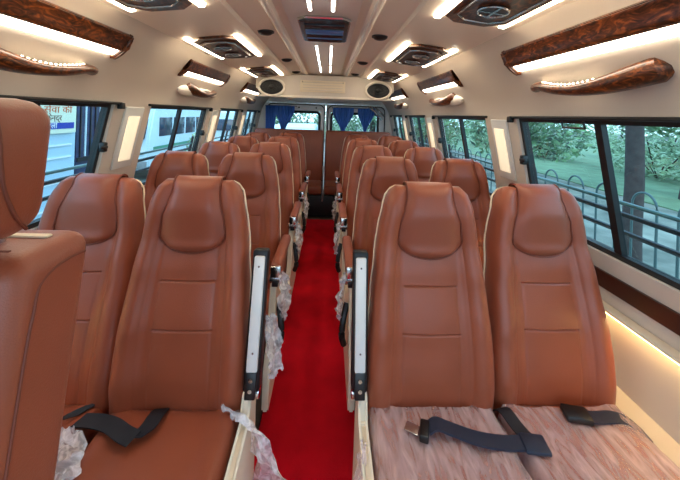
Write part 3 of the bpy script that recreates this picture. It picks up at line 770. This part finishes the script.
def tree(x, y, h, r_, label, rad, n, lm='leaves', low=2.2):
    t = thing('tree', label, 'tree', (x, y, GZ), 0, 'trees outside')
    bm = NB(); pts = [(0.02*math.sin(i), .02*math.cos(i*1.3), h*i/8-.05) for i in range(9)]
    tube(bm, pts, r_, 12, rads=[r_*(1.25 if i == 0 else 1-.05*i) for i in range(9)])
    for q in range(5):
        a = q*1.3; tube(bm, [(0, 0, h*.55), (math.cos(a)*.6, math.sin(a)*.6, h*.72), (math.cos(a)*1.2, math.sin(a)*1.2, h*.85)], r_*.3, 6)
    obj('trunk', bm, 'bark', t)
    bm = NB(); 
    for q in range(6):
        a = q*1.05; leaves(bm, (math.cos(a)*rad*.45, math.sin(a)*rad*.45, low+rad*.6+.5*math.sin(q*2)), (rad*.6, rad*.6, rad*.6), n//6, .13)
    obj('foliage', bm, lm, t, 0)
def bush(x, y, rx, ry, rz, n, label, lm='leaves', size=.09):
    t = thing('bush', label, 'bush', (x, y, GZ), 0, 'bushes outside')
    bm = NB(); leaves(bm, (0, 0, rz*.93), (rx, ry, rz), n, size); obj('foliage', bm, lm, t, 0)
    bm = NB()
    for q in range(6):
        a = q*1.1; tube(bm, [(0, 0, -.02), (math.cos(a)*rx*.3, math.sin(a)*ry*.3, rz*.6), (math.cos(a)*rx*.5, math.sin(a)*ry*.5, rz*1.1)], .025, 5)
    obj('stem', bm, 'bark', t)
bush(-4.1, 10.6, .45, .5, .8, 900, 'small yellow-green shrub in front of the white minibus on the left', 'leaves_light', .07)
tree(4.75, 4.75, 5.5, .135, 'dark tree trunk just beyond the hooped fence, seen through the front right window', 1.9, 1500, low=3.4)
tree(7.4, 11.8, 5.5, .2, 'tree with drooping foliage seen through the second right window', 2.2, 2600, low=1.0)
tree(11.0, 9.2, 6, .22, 'leafy tree across the lawn to the right of the bus', 2.0, 3000, low=2.1)
tree(5.6, 17.5, 6, .2, 'tree farther back on the right-hand side of the bus', 2.3, 2400, low=1.1)
tree(-3.2, 26, 6, .25, 'tree behind the bus, left of the rear doors', 3, 2500, low=1.0)
tree(3.4, 24, 6, .25, 'tree behind the bus, right of the rear doors', 3, 3000, low=.9)
for i, (x, y, a, b, c, n, lm) in enumerate(((14.2, 6.5, 1.6, 3.0, 1.5, 3800, 'leaves'), (14.0, 13, 1.6, 3.1, 1.6, 3800, 'leaves_light'), (13.6, 19.5, 1.6, 3.2, 1.5, 3600, 'leaves'), (13.5, 26.5, 1.8, 3.6, 1.6, 3000, 'leaves_light'), (7.0, 21, 2.0, 2.2, 1.5, 2600, 'leaves'), (.8, 27, 2.2, 2, 1.4, 2400, 'leaves_light'), (18.5, 14, 1.6, 9, 2.0, 4500, 'leaves'))):
    bush(x, y, a, b, c, n, ['nearest dark green bush at the edge of the lawn on the right', 'pale green bush across the lawn on the right', 'dark green bush farther along the lawn edge', 'pale green bush far along the lawn edge', 'dark green bush behind the tree by the third right window', 'pale bush straight behind the bus', 'tall hedge-like bush behind the lawn bushes'][i], lm, .11)
# hooped fence
fx = 3.35; t = thing('fence', 'low green-grey metal fence with round hoops on top outside the right windows', 'fence', (fx, 0, GZ))
for i in range(26):
    y = .9+i*.46; bm = NB(); w = .13; pts = [(0, y-w, -.03), (0, y-w, 1.39)]+[(0, y-w*math.cos(a*PI/12), 1.39+w*1.1*math.sin(a*PI/12)) for a in range(1, 12)]+[(0, y+w, 1.39), (0, y+w, -.03)]
    tube(bm, pts, .012, 6); obj('hoop', bm, 'fence', t)
for z in (.12, .55):
    bm = NB(); tube(bm, [(0, .5, z), (0, 12.9, z)], .016, 6); obj('rail', bm, 'fence', t)
# guard rails mounted outside the windows
for s in (1, -1):
    t = thing('guard_rail', 'dark horizontal guard bars outside the %s-hand windows' % lname[s], 'guard rail', (s*1.33, 0, 1.0), 0, 'window guard bars')
    for z, m, rr_ in ((1.15, 'rail_teal', .009), (1.10, 'rail_paint', .011), (1.02, 'rail_paint', .011)):
        bm = NB(); tube(bm, [(s*(-(z-1.0)*.2), .45, z-1.0), (s*(-(z-1.0)*.2), 5.2, z-1.0)], rr_, 8); obj('bar', bm, m, t)
    for y in (.5, 1.9, 3.22, 4.3, 5.15):
        bm = NB(); tube(bm, [(s*.0, y, .0), (s*-.045, y, .22)], .012, 6); tube(bm, [(s*-.08, y, .1), (s*-.02, y, .1)], .01, 6); obj('bracket', bm, 'rail_paint', t)
# building on the left with banner and gate
t = thing('building', 'pale blue roadside building with ribbed shutter wall outside the left windows', 'building', (-4.7, .4, GZ))
bm = NB(); box(bm, (-1.5, 3.2, 2.2), (3, 5.2, 4.4)); 
obj('wall', bm, 'facade', t)
bm = NB()
for z in [i*.22+.2 for i in range(9)]: box(bm, (.012, 3.9, z), (.02, 3.6, .025))
obj('shutter_ribs', bm, 'van_white', t)
t = thing('banner', 'printed banner with orange and brown lettering and a blue strip on the pale building', 'banner', (-4.66, 5.12, GZ+2.17))
bm = NB(); box(bm, (0, 0, 0), (.02, 2.05, .86)); obj('sheet', bm, 'banner', t)
bm = NB(); box(bm, (.012, 0, -.30), (.008, 1.95, .11)); obj('blue_strip', bm, 'banner_blue', t)
def text(body, size, loc, m, parent, nm='lettering', sx=1):
    cu = bpy.data.curves.new(nm, 'FONT'); cu.body = body; cu.size = size; cu.align_x = 'CENTER'; cu.align_y = 'CENTER'; cu.extrude = .002
    o = bpy.data.objects.new(nm, cu); C.objects.link(o); o.parent = parent; o.location = loc; o.rotation_euler = (PI/2, 0, PI/2); o.scale = (sx, 1, 1); cu.materials.append(M[m])
    bpy.context.view_layer.update(); me = bpy.data.meshes.new_from_object(o); q = bpy.data.objects.new(nm, me); C.objects.link(q); q.parent = parent; q.matrix_basis = o.matrix_basis.copy(); bpy.data.objects.remove(o); q.name = nm; return q
text('रखता में आपका सेवा की', .17, (.014, 0, -.02), 'ink_orange', t, sx=1.22)
text('गति शक्ति केन्द्र', .14, (.014, .25, -.165), 'ink_brown', t)
text('सेवा केन्द्र परिसर दिल्ली', .13, (.018, 0, -.30), 'ink_white', t)
t = thing('gate', 'dark blue metal gate beside the banner building', 'gate', (-4.75, 6.66, GZ))
bm = NB(); box(bm, (0, 0, 1.35), (.08, .82, 2.7), .01); obj('gate_leaf', bm, 'gate', t)
for i in range(6):
    bm = NB(); box(bm, (.05, -.33+.13*i, 1.9), (.02, .025, 1.3)); obj('bar', bm, 'bus_paint' if i in (1, 4) else 'frame_black', t)
bm = NB(); box(bm, (.05, 0, 1.2), (.03, .8, .08)); obj('cross_bar', bm, 'frame_black', t)
bm = NB(); box(bm, (0, 0, 1.6), (.5, .45, 3.2), .02); o = obj('gate_pillar', bm, 'facade'); o.location = (-4.9, 7.4, GZ); tag(o, 'pale square pillar beside the dark blue gate', 'pillar')
# parked white buses left
def bus(x, y, L, W, Hh, label, cat='bus', acc='green_paint', name='parked_bus'):
    t = thing(name, label, cat, (x, y, GZ))
    bm = NB(); prism(bm, [(-L/2, .35), (-L/2, Hh*.55), (-L/2+.25, Hh-.08), (-L/2+.5, Hh), (L/2-.1, Hh), (L/2, Hh-.12), (L/2, .35)], 'X', -W/2, W/2); bmesh.ops.bevel(bm, geom=bm.edges[:], offset=.05, segments=2, affect='EDGES'); obj('body', bm, 'bus_paint', t)
    n = max(2, int(L/1.1))
    for sx in (1, -1):
        for i in range(n):
            y0 = -L/2+.5+(L-.8)/n*i; bm = NB(); box(bm, (sx*(W/2+.004), y0+(L-.8)/n/2, Hh*.70), (.02, (L-.8)/n-.12, Hh*.26), .008); obj('window', bm, 'car_glass', t)
        for yy in (-L/2+.75, L/2-.8):
            bm = NB(); cyl(bm, (sx*(W/2-.08), yy, .36), .36, .22, 'X', 24); w_ = obj('wheel', bm, 'tyre', t)
            bm = NB(); cyl(bm, (sx*(W/2+.035), yy, .36), .18, .02, 'X', 16); obj('hub', bm, 'chrome', w_)
        bm = NB(); box(bm, (sx*(W/2+.004), 0, Hh*.42), (.02, L-.5, .10)); obj('stripe', bm, acc, t)
    bm = NB(); box(bm, (0, -L/2+.06, Hh*.68), (W-.25, .10, Hh*.28), .02, Matrix.Rotation(R(-22), 3, 'X')); obj('windscreen', bm, 'car_glass', t)
    bm = NB(); box(bm, (0, -L/2-.02, .5), (W-.1, .1, .25), .03); obj('bumper', bm, 'grey_plastic', t)
    for sx in (1, -1):
        bm = NB(); box(bm, (sx*(W/2-.25), -L/2-.01, Hh*.38), (.26, .05, .16), .03); obj('headlight', bm, 'led_bead' if False else 'rail', t)
bus(-6.3, 12.2, 4.6, 1.9, 2.35, 'white minibus with green stripe parked outside the second left window')
bus(-5.4, 19.0, 4.0, 1.8, 2.2, 'white van with blue stripe parked beyond the white minibus on the left', 'van', 'banner_blue', 'parked_van')
bus(-1.3, 14.2, 3.8, 1.7, 1.75, 'pale car parked behind the bus seen through the left rear door glass', 'car', 'grey_plastic', 'parked_car')
tree(-8.5, 9.5, 6, .2, 'tree with light foliage behind the white minibus on the left', 2.4, 2500, 'leaves_light', 1.2)
tree(-9.5, 17, 6, .2, 'tree behind the parked white van on the left', 2.8, 2500, 'leaves', 1.2)

# ---------------------------------------------------------------- light
w = bpy.data.worlds.new('sky'); sc.world = w; w.use_nodes = True; nt = w.node_tree; bg = nt.nodes['Background']
tc = nt.nodes.new('ShaderNodeTexCoord'); sp = nt.nodes.new('ShaderNodeSeparateXYZ'); rp = nt.nodes.new('ShaderNodeValToRGB')
rp.color_ramp.elements[0].position = 0; rp.color_ramp.elements[0].color = (.60, .78, .95, 1); rp.color_ramp.elements[1].position = .8; rp.color_ramp.elements[1].color = (.42, .66, 1, 1)
nt.links.new(tc.outputs['Generated'], sp.inputs[0]); nt.links.new(sp.outputs['Z'], rp.inputs[0]); nt.links.new(rp.outputs[0], bg.inputs[0]); bg.inputs[1].default_value = 1.7
sun = bpy.data.objects.new('sun', bpy.data.lights.new('sun', 'SUN')); C.objects.link(sun); sun.data.energy = .6; sun.data.angle = R(30); sun.data.color = (1, .96, .9); sun.rotation_euler = (R(35), R(-15), R(20))
sc.view_settings.view_transform = 'Standard'; sc.view_settings.look = 'None'; sc.view_settings.gamma = 1; sc.view_settings.exposure = 1.1
